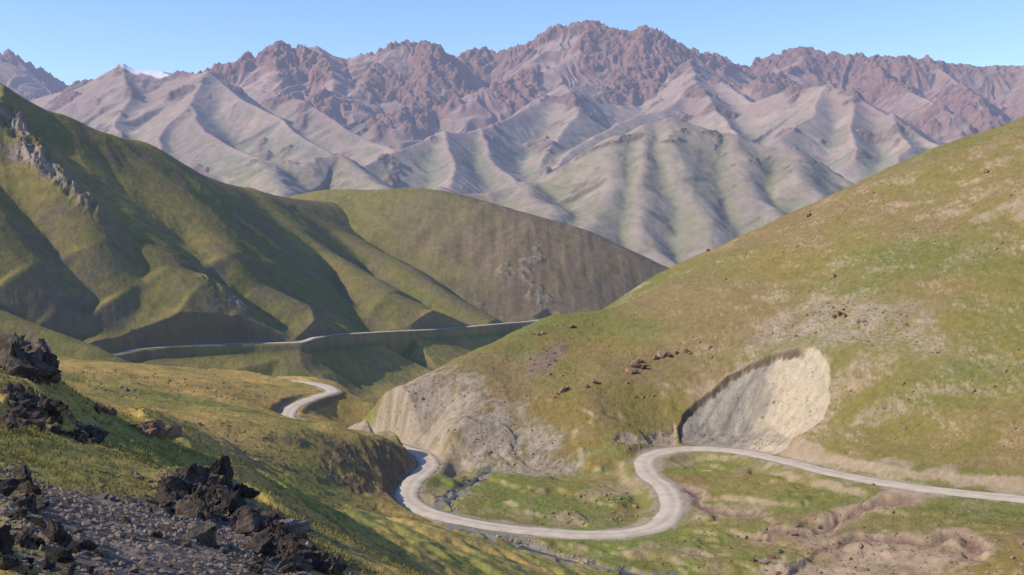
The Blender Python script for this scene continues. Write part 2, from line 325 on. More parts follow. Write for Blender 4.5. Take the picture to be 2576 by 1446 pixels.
def colG(x,y,h,sl,n,I):
    a=fbm(x,y,18,4,5); b=fbm(x,y,4,4,2); c=fbm(x,y,1.0,3,4)
    col=mix(OLIVE*1.45,GOLD*1.4,sst(-.25,.3,a+b*.5)); col=mix(col,GREEN*1.5,sst(-.05,.35,-a+b*.5)*.7)
    col=mix(col,C(.15,.125,.045),sst(.05,.4,c+b*.3)*.5)
    g=mix(C(.20,.155,.12),C(.11,.085,.066),sst(-.2,.3,b)); g=mix(g,C(.29,.23,.18),sst(.1,.5,c)*.5)
    gm=sst(-.6,.8,gravel_mask(x,y)); col=mix(col,g,gm)
    rk=sst(.0,.8,I['oc']+c*.8+b*.8-.15); d=mix(C(.06,.047,.038),C(.17,.125,.095),sst(.0,.4,b+c)); col=mix(col,d,rk*.95)
    return col*(1+c*.3)[...,None]
# ------------------------------------------------------------------ mountains
CR=[[(-200,50,1240),(0,182,1250),(60,228,1260),(130,272,1270),(200,298,1290),(260,310,1310),(330,333,1350),(400,370,1400),(470,402,1450),(540,430,1520),(620,452,1600),(700,470,1680),(760,480,1760),(830,486,1840)],
 [(640,456,1620),(760,510,1660),(860,565,1620),(1000,645,1520),(1130,725,1430),(1250,795,1370)],
 [(330,335,1350),(400,450,1260),(480,540,1200),(560,620,1150),(650,700,1130),(780,755,1110),(860,815,1120)],
 [(640,470,1560),(720,560,1450),(800,620,1400),(900,670,1340),(980,718,1290),(1080,760,1275),(1180,800,1320)],
 [(130,275,1270),(210,410,1190),(300,530,1120),(430,655,1070),(520,690,1060),(610,755,1055),(735,840,1052)],
 [(0,230,1230),(90,400,1120),(160,480,1080),(240,600,1040),(330,720,1010),(400,820,1000)],
 [(-200,350,1050),(0,560,990),(90,660,970),(180,760,960),(240,840,955)]]
CR7=[[(-250,600,880),(-100,700,880),(0,770,880),(120,820,870),(240,870,855),(345,918,845)]]
FRm=FR[:,0]/FR[:,1]
def hC(x,y,full=False):
    xw=x+fbm(x,y,220,3,1)*12; yw=y+fbm(x,y,220,3,2)*12
    h,dm=ridges(xw,yw,CR,-186,.70,0,26,5,120,8,2,1.4,34,2,.7)
    h=blur(h,2)
    h=h+ridged(x*.9+y*.45,(y-x*.5)*.2,48,4,3,.5)*1.0*sst(0,40,dm)
    # the ground falls away to the stream on the valley side of the road
    m=x/y; Yr=np.interp(m,FRm,FR[:,1]); zr=np.interp(m,FRm,FR[:,2]); dd=Yr-y
    _,_,s=pdist(x,y,FR[::3])
    lim=zr-.2-.36*np.clip(dd,0,None)+(ridged(s/120+fbm(x,y,120,2,4)*.5-dd/220,dd/360,1.0,2,4,.4)-.35)*9*sst(15,100,dd)
    lim=np.minimum(lim,zr-.2-.15*np.clip(dd,0,None))
    lim=smax(lim,np.full(x.shape,-190.)+fbm(x,y,60,3,1)*4,14)
    fr=sst(0,14,dd)
    h=h*(1-fr)+np.minimum(h,lim)*fr
    h7,_=ridges(xw,yw,CR7,-260,.60,0,12,4,60,6,1); h=smax(h,h7,4)
    h=h+fbm(x,y,60,4,5)*1.6*sst(0,60,dm)*(1-sst(-30,5,dd)*sst(60,10,dd))+ridged(x,y,28,4,6)*.35+fbm(x,y,7,3,7)*.35
    roc=np.maximum(np.maximum(sdpoly(xw,yw,CROCK,100),sdpoly(xw,yw,CROCK2,60)*.7),sdpoly(xw,yw,CROCK3,60)); h=h+sst(-10,20,roc)*(ridged(x+y*.3,y*.6,26,6,3,.6)*13-3)
    h,rd=blendroad(h,x,y,FR,5.0,10,.3)
    if full: return h,dict(dm=dm,rd=rd,roc=roc,dd=dd)
    return h
CROCK=[W(*p)[:2]+(0,) for p in [(10,290,1210),(60,280,1210),(150,370,1150),(240,470,1100),(270,540,1070),(180,530,1070),(100,450,1100),(30,380,1130)]]
CROCK2=[W(*p)[:2]+(0,) for p in [(500,670,1075),(560,685,1070),(640,750,1060),(620,775,1050),(560,730,1055),(500,690,1060)]]
CROCK3=[W(*p)[:2]+(0,) for p in [(-60,230,1200),(10,240,1205),(60,270,1200),(90,300,1190),(60,320,1170),(-60,290,1160)]]
def colC(x,y,h,sl,n,I):
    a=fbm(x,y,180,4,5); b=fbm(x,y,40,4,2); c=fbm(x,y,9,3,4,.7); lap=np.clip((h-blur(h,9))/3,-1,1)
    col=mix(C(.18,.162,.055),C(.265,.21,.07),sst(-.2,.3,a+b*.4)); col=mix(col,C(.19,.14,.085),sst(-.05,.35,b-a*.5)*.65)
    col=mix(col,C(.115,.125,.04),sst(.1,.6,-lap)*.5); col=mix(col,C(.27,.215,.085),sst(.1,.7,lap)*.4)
    col=mix(col,C(.19,.145,.105),sst(.72,1.0,sl+b*.2)*.55*sst(30,-5,I['dd']))
    col=mix(col,mix(C(.40,.31,.23),C(.18,.14,.11),sst(-.2,.3,c)),sst(0,20,I['roc']+b*40)*.9)
    col=mix(col,C(.25,.205,.15),(1-sst(4,7,I['rd']+c*8+b*6))*.6*sst(4,-2,I['dd']))
    return col*(1+c*.3)[...,None]
HR=[[(600,500,1900),(700,490,1900),(800,487,1900),(850,483,1900),(950,478,1900),(1050,475,1900),(1150,477,1880),(1230,490,1850),(1350,520,1820),(1480,555,1800),(1600,610,1780),(1710,665,1760),(1800,720,1750),(1900,800,1740)],
 [(1050,475,1900),(1070,560,1780),(1150,650,1680),(1260,730,1590),(1350,800,1520)],
 [(850,483,1900),(850,550,1790),(930,620,1680),(1030,700,1580)]]
def hH(x,y,full=False):
    xw=x+fbm(x,y,300,3,3)*16; yw=y+fbm(x,y,300,3,4)*16
    h,dm=ridges(xw,yw,HR,-215,.56,0,80,5,120,30,5,1.5,30)
    h=blur(h,5)
    h=h+fbm(x,y,80,4,2)*2.5*sst(0,80,dm)+ridged(x,y,30,4,1)*.8+ridged(x*1.1,y*.25,30,3,3)*.8
    roc=sst(.1,.35,fbm(x,y,55,4,6))*sst(-60,-90,h)*sst(-60,-20,x)*sst(110,50,x); h=h+roc*ridged(x,y,25,4,3)*4
    h,rd=blendroad(h,x,y,FR,5.5,14,.3)
    if full: return h,dict(dm=dm,rd=rd,roc=roc)
    return h
def colH(x,y,h,sl,n,I):
    a=fbm(x,y,200,4,7); b=fbm(x,y,40,4,3); c=fbm(x,y,10,3,4,.7)
    t=sst(-240,20,x+a*180)
    col=mix(C(.23,.195,.07),C(.21,.155,.095),t); col=mix(col,C(.15,.14,.055),sst(0,.4,b)*.5)
    col=mix(col,C(.30,.235,.185),I['roc']*sst(-.1,.3,c+.1)*.7)
    col=mix(col,C(.26,.22,.17),(1-sst(4,9,I['rd']+c*8))*.7)
    st=fbm(x*1.2,y*.1,16,3,6); return col*(1+st*.35*t+c*.22)[...,None]
def rockcol(x,y,h,sl,n,I,rock,scree,green,gl0,gl1,wl,rough,red=.6,gam=.65):
    a=fbm(x,y,wl*3,4,5); b=fbm(x,y,wl*.7,4,2); c=fbm(x,y,wl*.15,4,4); lap=np.clip((h-blur(h,6))/rough,-1.5,1.5)
    col=mix(scree,scree*C(.8,.82,.9),sst(-.3,.3,a)); col=mix(col,C(.40,.235,.175),sst(.0,.4,b+a*.5)*red)
    col=mix(col,scree*C(1.25,1.22,1.1),sst(.1,.5,-b)*.6)
    g=(1-sst(gl0,gl1,h+b*wl*.5+a*wl*.3))*sst(-.2,.35,-lap+b*.8+.05); col=mix(col,green,g*gam)
    r=np.clip(sst(.78,1.08,sl+c*.4)*.6+I.get('rk',0),0,1); col=mix(col,mix(rock,rock*.6,sst(-.2,.4,c)),r)
    return col*(1+c*.22+lap*.08)[...,None]
PR=[[(1690,275,6500),(1610,292,6450),(1540,320,6300),(1440,385,6200),(1320,446,6100),(1230,450,6000),(1100,462,5900),(950,490,5800)],
 [(1690,275,6500),(1770,290,6450),(1850,322,6400),(2000,357,6200),(2100,400,6000),(2180,445,5800),(2300,520,5600)],
 [(1690,275,6500),(1720,360,6000),(1750,470,5550),(1800,560,5100),(1830,640,4800)],
 [(1540,320,6300),(1560,420,5800),(1500,510,5350),(1480,570,5000)],
 [(1610,292,6450),(1640,400,5850),(1610,500,5400),(1640,590,5000),(1720,660,4700)],
 [(1850,322,6400),(1880,430,5800),(1950,510,5350),(1980,570,5000)],[(2000,357,6200),(2040,430,5700),(2090,500,5300)],
 [(1320,446,6100),(1380,500,5500),(1400,560,5100)],[(1100,462,5900),(1200,500,5400),(1230,560,5000)],
 [(400,470,6400),(520,430,6700),(640,402,6800),(760,402,6800),(850,383,7000),(910,420,6700),(960,465,6300)],
 [(640,402,6800),(700,450,6200),(720,500,5600)]]
def hP(x,y,full=False):
    xw=x+fbm(x,y,700,4,1)*110; yw=y+fbm(x,y,700,4,2)*90
    h,dm=ridges(xw,yw,PR,-420,.68,0,40,20,380,30,3,11,130,3,2.0)
    h=blur(h,1)
    h=h+fbm(x,y,260,5,6)*12*sst(0,250,dm)+ridged(x+y*.2,y*.4,110,4,5)*3.5
    rk=sst(.12,.37,fbm(x,y,150,5,4))*sst(0,250,h)*.95; h=h+rk*ridged(x,y,60,5,2,.6)*18
    if full: return h,dict(dm=dm,rk=rk*.8)
    return h
def colP(x,y,h,sl,n,I): return rockcol(x,y,h,sl,n,I,C(.15,.12,.1),C(.325,.262,.19),C(.21,.21,.11),50,450,300,12,.4,.7)
MR=[[(-100,260,12600),(60,205,12600),(120,186,12500),(200,172,12300),(240,150,12200),(300,120,12000),(350,123,12000),(400,124,12000),(440,131,11900),(512,128,11500),(545,150,11400),(600,190,11000),(700,240,10500),(760,290,10000),(840,330,9600),(900,370,9200)],
 [(512,130,11500),(470,210,10700),(520,270,10000),(600,310,9500),(680,350,9000),(740,395,8500)],
 [(470,210,10700),(400,290,10000),(420,350,9400),(470,400,8800)],
 [(300,118,12000),(330,200,11200),(300,270,10500),(330,340,9800)],[(200,172,12300),(190,225,11600),(130,290,11000)],
 [(650,190,12600),(780,222,12000),(860,270,11500),(930,315,11000),(985,335,10600)],
 [(1740,128,13600),(1748,195,12000),(1680,235,11400),(1600,255,11000),(1500,300,10300),(1420,360,9500),(1330,430,8600)],
 [(1500,180,13000),(1420,195,12500),(1300,258,11500),(1200,298,10500),(1110,303,10000),(1000,345,9300),(900,385,8700),(850,400,8300)],
 [(1110,303,10000),(1150,370,9200),(1120,430,8500)],[(1200,298,10500),(1250,380,9500),(1310,440,8700)],
 [(1420,195,12500),(1455,260,11500),(1400,330,10500),(1360,400,9500)],
 [(1748,195,12000),(1800,260,11000),(1860,310,10200),(1900,360,9500)],
 [(1800,190,12800),(1880,245,11500),(1990,211,11000),(2080,205,10800),(2150,230,10400),(2250,285,9800),(2370,352,9000),(2450,410,8400)],
 [(2080,205,10800),(2040,280,10000),(1950,330,9300)],[(2150,230,10400),(2130,320,9500),(2150,390,8700)],
 [(2250,285,9800),(2280,350,9100),(2260,410,8400)]]
def hM(x,y,full=False):
    xw=x+fbm(x,y,1300,4,3)*140; yw=y+fbm(x,y,1300,4,4)*120
    h,dm=ridges(xw,yw,MR,-300,.72,3800,0,48,700,60,1,20,210,3,1.8)
    h=blur(h,1)
    h=h+fbm(x,y,500,5,2)*24*sst(0,350,dm)+ridged(x,y,240,5,7)*6
    hi=sst(600,1300,h)
    rk=sst(.12,.4,fbm(x,y,420,5,5)+hi*.2-.1+sst(220,0,dm)*.12*hi)
    rk=rk*(1-.85*np.exp(-((x/y+.335)/.02)**2)*sst(11600,11800,y)); h=h+rk*ridged(x,y,200,6,6,.66)*70
    if full: return h,dict(dm=dm,rk=rk*.8)
    return h
SNOW=[W(318,120,11950),W(350,124,11940),W(395,126,11945)]
SNOW2=[W(365,123,11930),W(395,126,11900),W(405,126,11860)]
def colM(x,y,h,sl,n,I):
    col=rockcol(x,y,h,sl,n,I,C(.225,.14,.11),C(.40,.295,.22),C(.21,.225,.12),350,1000,500,25,.5,.75)
    for S in (SNOW,SNOW2):
        d,_=near_poly(x,y,S,300); col=mix(col,C(.85,.85,.87),1-sst(40,70,d+fbm(x,y,120,2,3)*50))
    return col
FRG=[[(-300,190,17000),(-100,165,17000),(0,136,17000),(20,127,17000),(60,150,17200),(120,183,17400),(200,240,17500)],
 [(480,190,14300),(570,151,14000),(620,136,14000),(660,127,14000),(700,110,14100),(740,121,14200),(790,108,14300),(830,131,14300),(870,141,14400),(900,128,14400),(940,131,14400),(985,112,14400),(1020,101,14500),(1045,108,14500),(1070,99,14500),(1095,120,14600),(1115,146,14800),(1150,141,15200),(1220,117,15400),(1250,130,15400),(1300,118,15300),(1345,105,15200),(1370,86,15100),(1400,66,15000),(1430,62,15000),(1490,53,15000),(1530,69,14900),(1560,78,14800),(1590,85,14800),(1625,70,14700),(1660,80,14700),(1700,105,14700),(1740,124,14800),(1780,135,14900),(1810,141,15000),(1850,166,15300),(1890,165,15500),(1910,146,15400),(1970,131,15200),(2035,122,15000),(2080,133,14800),(2160,132,14700),(2180,145,14600),(2260,140,14500),(2330,150,14500),(2400,158,14500),(2576,161,14500),(2800,170,14500)],
 [(1070,99,14500),(1085,180,13700),(1060,250,13000),(1000,280,12500)],[(985,112,14400),(930,180,13700),(890,225,13100)],[(790,108,14300),(840,175,13600),(830,220,13000)],[(700,110,14100),(690,170,13500)],
 [(1490,53,15000),(1450,130,14200),(1330,190,13500),(1180,230,13000)],[(1625,70,14700),(1610,150,14000),(1560,200,13400)],[(1700,105,14700),(1650,160,14000)],
 [(2035,122,15000),(2010,170,14300),(1920,200,13700)],[(2180,145,14600),(2230,200,13800),(2320,245,13000),(2400,290,12400)],[(2330,150,14500),(2420,215,13600),(2500,300,12400)],[(2576,161,14500),(2600,230,13500),(2640,300,12500)]]
def hF(x,y,full=False):
    xw=x+fbm(x,y,900,4,5)*80; yw=y+fbm(x,y,900,4,6)*80
    h,dm=ridges(xw,yw,FRG,-300,.90,3000,0,90,560,15,6,90,190,3,1.5)
    rk=sst(.0,.2,fbm(x,y,900,4,5)*1.2+sst(700,150,dm)*.42-.2+sst(1100,1900,h)*.1)
    rk=rk*(1-sst(5000,6200,x)*.65)
    h=h+fbm(x,y,600,4,2)*30*sst(0,400,dm)+(rk*.97+.03)*(ridged(x,y,240,7,6,.7)*135-15)
    if full: return h,dict(dm=dm,rk=rk*.85)
    return h
def colF(x,y,h,sl,n,I): return rockcol(x,y,h,sl,n,I,C(.285,.16,.12),C(.43,.30,.225),C(.24,.25,.14),500,1100,700,40,.5)

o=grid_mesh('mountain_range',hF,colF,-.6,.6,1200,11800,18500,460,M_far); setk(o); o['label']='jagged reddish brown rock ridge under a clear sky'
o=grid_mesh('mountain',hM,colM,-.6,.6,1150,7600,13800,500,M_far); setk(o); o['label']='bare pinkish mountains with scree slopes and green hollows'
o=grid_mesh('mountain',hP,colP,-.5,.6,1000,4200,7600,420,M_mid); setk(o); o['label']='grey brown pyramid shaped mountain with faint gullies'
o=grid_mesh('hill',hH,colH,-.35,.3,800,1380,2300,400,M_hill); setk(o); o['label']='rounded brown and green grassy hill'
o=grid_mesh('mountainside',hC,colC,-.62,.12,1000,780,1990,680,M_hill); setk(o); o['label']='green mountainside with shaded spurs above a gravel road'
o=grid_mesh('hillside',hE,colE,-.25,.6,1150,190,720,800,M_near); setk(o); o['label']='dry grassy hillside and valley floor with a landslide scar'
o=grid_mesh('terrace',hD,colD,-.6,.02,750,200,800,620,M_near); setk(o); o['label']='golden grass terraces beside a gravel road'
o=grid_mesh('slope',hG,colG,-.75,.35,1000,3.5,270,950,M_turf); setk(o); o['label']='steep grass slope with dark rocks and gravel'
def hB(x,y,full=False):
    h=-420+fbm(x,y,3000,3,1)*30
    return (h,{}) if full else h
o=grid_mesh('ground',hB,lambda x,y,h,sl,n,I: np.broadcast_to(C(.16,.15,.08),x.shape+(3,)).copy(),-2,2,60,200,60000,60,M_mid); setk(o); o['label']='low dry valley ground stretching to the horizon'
# ------------------------------------------------------------------ roads and stream
def strip(name,L,w,mat,dz,jit):
    L=np.array(L); n=len(L); t=np.gradient(L,axis=0); t[:,2]=0; t/=np.linalg.norm(t,axis=1,keepdims=True); nr=np.c_[-t[:,1],t[:,0],np.zeros(n)]
    K=9; V=[];Q=[];U=[]
    for i in range(n):
        wl=w*(1+jit*float(perlin(np.array([i*.37]),np.array([2.]),1)[0])); wr=w*(1+jit*float(perlin(np.array([i*.41]),np.array([9.]),2)[0]))
        for k in range(K):
            s=k/(K-1)*2-1; ww=wl if s<0 else wr
            p=L[i]+nr[i]*s*ww*.5; V.append((p[0],p[1],p[2]+dz+.07*(1-s*s)-(.25 if abs(s)>.99 else 0))); U.append(s)
    for i in range(n-1):
        for k in range(K-1):
            a=i*K+k; Q.append((a,a+1,a+K+1,a+K))
    me=bpy.data.meshes.new(name); me.from_pydata(V,[],Q); me.update()
    for p in me.polygons: p.use_smooth=True
    at=me.attributes.new('across','FLOAT','POINT'); at.data.foreach_set('value',U)
    o=bpy.data.objects.new(name,me); scene.collection.objects.link(o); me.materials.append(mat); o['kind']='structure'; return o
m,nt,N,L=mat_base('gravel_road'); geo=N.new('ShaderNodeNewGeometry'); at=N.new('ShaderNodeAttribute'); at.attribute_name='across'
def NZ(s,d=4):
    n=N.new('ShaderNodeTexNoise'); n.inputs['Scale'].default_value=s; n.inputs['Detail'].default_value=d; L.new(geo.outputs['Position'],n.inputs['Vector']); return n.outputs['Fac']
ab=math_node(N,L,'ABSOLUTE',at.outputs['Fac']); tr=math_node(N,L,'ABSOLUTE',math_node(N,L,'SUBTRACT',ab,.42))
v=math_node(N,L,'ADD',math_node(N,L,'MULTIPLY',tr,-.5),math_node(N,L,'MULTIPLY',NZ(.25),.7)); v=math_node(N,L,'ADD',v,math_node(N,L,'MULTIPLY',NZ(3),.3))
cr=N.new('ShaderNodeValToRGB'); L.new(v,cr.inputs[0]); cr.color_ramp.elements[0].position=.1; cr.color_ramp.elements[0].color=(.40,.32,.235,1); cr.color_ramp.elements[1].position=.6; cr.color_ramp.elements[1].color=(.62,.53,.41,1)
bs=N.new('ShaderNodeBsdfPrincipled'); bs.inputs['Roughness'].default_value=1; bs.inputs['Specular IOR Level'].default_value=.05; L.new(cr.outputs[0],bs.inputs['Base Color'])
bp=N.new('ShaderNodeBump'); bp.inputs['Distance'].default_value=.06; L.new(NZ(2,6),bp.inputs['Height']); L.new(bp.outputs[0],bs.inputs['Normal'])
ou=N.new('ShaderNodeOutputMaterial'); L.new(bs.outputs[0],ou.inputs[0]); M_road=m
o=strip('road',spline([W(*p) for p in ROAD],3),7.6,M_road,.06,.14); o['label']='pale gravel road winding through the valley in hairpin bends'
o=strip('road',spline([W(*p) for p in FROAD],8),7.0,M_road,.15,.15); o['label']='pale gravel road cut along the foot of the mountainside'
m,nt,N,L=mat_base('stream_water'); bs=N.new('ShaderNodeBsdfPrincipled'); bs.inputs['Base Color'].default_value=(.06,.07,.065,1); bs.inputs['Roughness'].default_value=.22; bs.inputs['Specular IOR Level'].default_value=.45
geo=N.new('ShaderNodeNewGeometry'); bp=N.new('ShaderNodeBump'); bp.inputs['Distance'].default_value=.3; L.new(NZ(1.5,4),bp.inputs['Height']); L.new(bp.outputs[0],bs.inputs['Normal'])
ou=N.new('ShaderNodeOutputMaterial'); L.new(bs.outputs[0],ou.inputs[0])
SB=spline(STREAM,3); SB[:,2]=hE(SB[:,0],SB[:,1])
k=np.ones(5)/5; SB[2:-2,2]=np.convolve(SB[:,2],k,'valid'); rdd,_=near_poly(SB[:,0],SB[:,1],RD,30)
SB[:,2]-=np.where(rdd<9,2.,0); o=strip('stream',SB,2.0,m,.14,.6); o['label']='narrow shallow stream in a grey gravel bed'
# ------------------------------------------------------------------ rocks
def rock_mat(name,c1,c2,sc):
    m,nt,N,L=mat_base(name); tc=N.new('ShaderNodeTexCoord'); oi=N.new('ShaderNodeObjectInfo')
    def nz(s,d=6):
        n=N.new('ShaderNodeTexNoise'); n.inputs['Scale'].default_value=s; n.inputs['Detail'].default_value=d; n.inputs['Roughness'].default_value=.7; L.new(tc.outputs['Object'],n.inputs['Vector']); return n.outputs['Fac']
    cr=N.new('ShaderNodeValToRGB'); L.new(nz(sc),cr.inputs[0]); cr.color_ramp.elements[0].position=.38; cr.color_ramp.elements[0].color=(*c1,1); cr.color_ramp.elements[1].position=.66; cr.color_ramp.elements[1].color=(*c2,1)
    f=math_node(N,L,'ADD',math_node(N,L,'MULTIPLY',oi.outputs['Random'],1.1),.55)
    vm=N.new('ShaderNodeVectorMath'); vm.operation='SCALE'; L.new(cr.outputs[0],vm.inputs[0]); L.new(f,vm.inputs['Scale'])
    bs=N.new('ShaderNodeBsdfPrincipled'); bs.inputs['Roughness'].default_value=.85; bs.inputs['Specular IOR Level'].default_value=.25; L.new(vm.outputs[0],bs.inputs['Base Color'])
    vo=N.new('ShaderNodeTexVoronoi'); vo.feature='DISTANCE_TO_EDGE'; vo.inputs['Scale'].default_value=sc*1.6; L.new(tc.outputs['Object'],vo.inputs['Vector'])
    hh=math_node(N,L,'ADD',math_node(N,L,'MINIMUM',vo.outputs['Distance'],.12),nz(sc*2.5,8))
    bp=N.new('ShaderNodeBump'); bp.inputs['Distance'].default_value=.22; L.new(hh,bp.inputs['Height']); L.new(bp.outputs[0],bs.inputs['Normal'])
    ou=N.new('ShaderNodeOutputMaterial'); L.new(bs.outputs[0],ou.inputs[0]); return m
M_dark=rock_mat('dark_rock',(.048,.038,.032),(.21,.155,.115),1.6); M_tan=rock_mat('tan_rock',(.13,.10,.08),(.34,.28,.22),1.4); M_red=rock_mat('red_rock',(.15,.08,.055),(.32,.2,.14),1.4)
def rock_mesh(i,mat,det=2):
    r=random.Random(i); bm=bmesh.new()
    el=(r.uniform(.85,1.25),r.uniform(.7,.95),r.uniform(.8,1.2))
    for k in range(15):
        th=r.uniform(0,6.283); z=r.uniform(-1,1); q=math.sqrt(1-z*z); R=r.uniform(.72,1.18)
        bm.verts.new((q*math.cos(th)*R*el[0],q*math.sin(th)*R*el[1],z*R*el[2]))
    bmesh.ops.convex_hull(bm,input=bm.verts[:])
    loose=[v for v in bm.verts if not v.link_faces]; bmesh.ops.delete(bm,geom=loose,context='VERTS')
    bmesh.ops.triangulate(bm,faces=bm.faces[:]); bmesh.ops.subdivide_edges(bm,edges=bm.edges[:],cuts=5 if det>1 else 2,use_grid_fill=True)
    co=np.array([v.co for v in bm.verts]); A=co[:,0]+co[:,2]*.7; B=co[:,1]+co[:,2]*1.3
    n=fbm(A,B,.8,3,i)*.22+np.round(fbm(B,A,.5,2,i+1)*5)/5*.26+ridged(co[:,0]+co[:,2],co[:,1]-co[:,2],.35,4,i+2,.6)*.11
    for v,a in zip(bm.verts,n): v.co*=1+a
    me=bpy.data.meshes.new('boulder'); bm.to_mesh(me); bm.free(); me.materials.append(mat); return me
DK=[rock_mesh(i,M_dark) for i in range(14)]; TN=[rock_mesh(20+i,M_tan,1) for i in range(5)]; RE=[rock_mesh(30+i,M_red,1) for i in range(5)]
def place(me,p,s,label,group,name='boulder',sq=.85,sink=.3):
    o=bpy.data.objects.new(name,me); scene.collection.objects.link(o)
    o.scale=(s*random.uniform(.7,1.3),s*random.uniform(.7,1.2),s*random.uniform(.7,1.25)*sq)
    o.rotation_euler=(random.uniform(-.5,.5),random.uniform(-.5,.5),random.uniform(0,6.28))
    o.location=(p[0],p[1],p[2]+s*sq*(.5-sink)); o['label']=label; o['category']='rock'; o['group']=group; return o
def inpoly(P,n):
    P=np.array(P,float); out=[]
    while len(out)<n:
        u=random.uniform(P[:,0].min(),P[:,0].max()); v=random.uniform(P[:,1].min(),P[:,1].max()); c=False
        for i in range(len(P)):
            ax,ay=P[i]; bx,by=P[(i+1)%len(P)]
            if (ay>v)!=(by>v) and u<(bx-ax)*(v-ay)/(by-ay)+ax: c=not c
        if c: out.append((u,v))
    return out
def cluster(P,n,smin,smax_,meshes,label,group,H=hG,y0=5,y1=140,px=True):
    for p in march(inpoly(P,n),H,y0,y1,700):
        if p is None: continue
        s=smin+(smax_-smin)*random.random()**2.2
        place(random.choice(meshes),p,s*p[1]/25 if px else s,label,group)
g='dark rocks of the outcrop'
cluster([(400,1290),(430,1235),(500,1205),(600,1215),(650,1290),(640,1340),(520,1320)],66,.1,.44,DK,'jagged dark boulder on the grey gravel slope',g)
cluster([(640,1340),(700,1310),(780,1370),(860,1420),(880,1447),(640,1447)],56,.1,.44,DK,'rough dark brown boulder at the edge of the grass',g)
cluster([(0,1180),(60,1200),(110,1290),(230,1400),(240,1447),(0,1447)],50,.1,.42,DK,'angular dark rock among gravel',g)
cluster([(0,1010),(60,1010),(150,1040),(260,1110),(200,1120),(60,1080),(0,1080)],42,.1,.36,DK,'dark rock sticking out of the grass slope',g)
cluster([(0,900),(0,860),(70,890),(140,950),(130,975),(40,950)],34,.2,.6,DK,'dark craggy rock on top of the grass slope','dark rocks on the slope crest')
cluster([(350,1070),(420,1085),(430,1100),(340,1090)],8,.15,.35,RE,'reddish rock on the grass slope','reddish rocks on the slope')
cluster([(240,1030),(280,1035),(280,1050),(240,1045)],4,.15,.3,RE,'reddish rock on the grass slope','reddish rocks on the slope')
cluster([(130,1240),(380,1260),(500,1350),(620,1420),(300,1447),(200,1380)],22,.07,.26,TN+DK[:4],'small angular stone on brown gravel','stones on the gravel')
for uv,s,mm,lb in [((510,1370),.42,TN[1],'pale angular boulder on grey gravel'),((720,1340),.36,TN[2],'brown boulder with a rounded top')]:
    p=march([uv],hG,5,140)[0]; place(mm,p,s,lb,'stones on the gravel') if p else None
gh='rocks on the grassy hillside'
for uv,s,lb in [((1600,925),3.9,'reddish brown rock outcrop on the grassy hillside'),((1585,938),2.6,0),((1618,930),2.4,0),((1605,912),2.6,0),((1665,895),3.3,'reddish brown rock outcrop on the grassy hillside'),((1682,897),2.2,0),((1650,903),2,0),((1700,890),1.8,0),((1725,888),1.9,0),((1735,890),1.3,0),((1785,878),1.6,0),((1475,975),1.9,0),((1495,965),2.2,0),((1415,988),2.1,0),((1425,982),1.6,0),((1400,992),1.4,0),((2110,795),2.5,0),((2125,797),1.9,0),((2100,800),1.6,0),((1440,825),1.8,0),((1355,843),1.4,0),((2480,435),1.8,0),((2098,698),1.8,0),((2090,700),1.4,0),((2035,545),2.2,0),((1780,633),2,0),((1940,1405),1.5,0),((1925,1415),1.2,0),((1895,1412),1.3,0),((1965,1390),1.1,0),((2197,1222),.9,'small boulder at the edge of the gravel road'),((1600,1000),.8,0),((1560,1255),.7,0)]:
    p=march([uv],hE,190,700)[0]
    if p: place(random.choice(RE if s>1.2 else TN),p,s*.8,lb or 'brown rock lying on the grassy hillside',gh,sink=.1)
def stones(name,pts,sizes,mat,label):
    ic=bmesh.new(); bmesh.ops.create_icosphere(ic,subdivisions=1,radius=1); base=np.array([v.co for v in ic.verts]); fc=np.array([[v.index for v in f.verts] for f in ic.faces]); ic.free()
    n=len(pts); V=np.repeat(base[None],n,0)*rng.uniform(.6,1.25,(n,12,1)); V=V*rng.uniform(.6,1.3,(n,1,3)); a=rng.uniform(0,6.28,n); ca,sa=np.cos(a)[:,None],np.sin(a)[:,None]
    X=V[...,0]*ca-V[...,1]*sa; Yy=V[...,0]*sa+V[...,1]*ca; V=np.stack([X,Yy,V[...,2]*.8],-1)*np.array(sizes)[:,None,None]+np.array(pts)[:,None,:]
    Fc=(fc[None]+(np.arange(n)*12)[:,None,None]).reshape(-1,3)
    me=bpy.data.meshes.new(name); me.from_pydata(V.reshape(-1,3).tolist(),[],Fc.tolist()); me.update(); me.materials.append(mat)
    o=bpy.data.objects.new(name,me); scene.collection.objects.link(o); o['kind']='stuff'; o['label']=label; o['category']='gravel'; return o
M_grav=ground_mat('loose_stone',3,1.3,.8,.9,.05,6,haze=False,const=(.22,.17,.13)); M_scr=ground_mat('scree_stone',.6,.9,.1,.6,.1,2,haze=False,const=(.30,.25,.19)); M_brs=ground_mat('brown_stone',.3,1.0,.1,.6,.1,2,haze=False,const=(.26,.175,.125))
n=42000; yy=np.exp(rng.uniform(math.log(5),math.log(33),n)); mm=rng.uniform(-.55,.05,n); xx=mm*yy; gm=np.maximum(gravel_mask(xx,yy),outc(xx,yy))+rng.normal(0,.8,n); k=gm>0; xx,yy=xx[k],yy[k]
stones('gravel',np.c_[xx,yy,hG(xx,yy)],yy/25*np.minimum(.015*np.exp(rng.normal(.4,1.0,len(xx))),.12),M_grav,'grey and brown gravel between dark rocks')
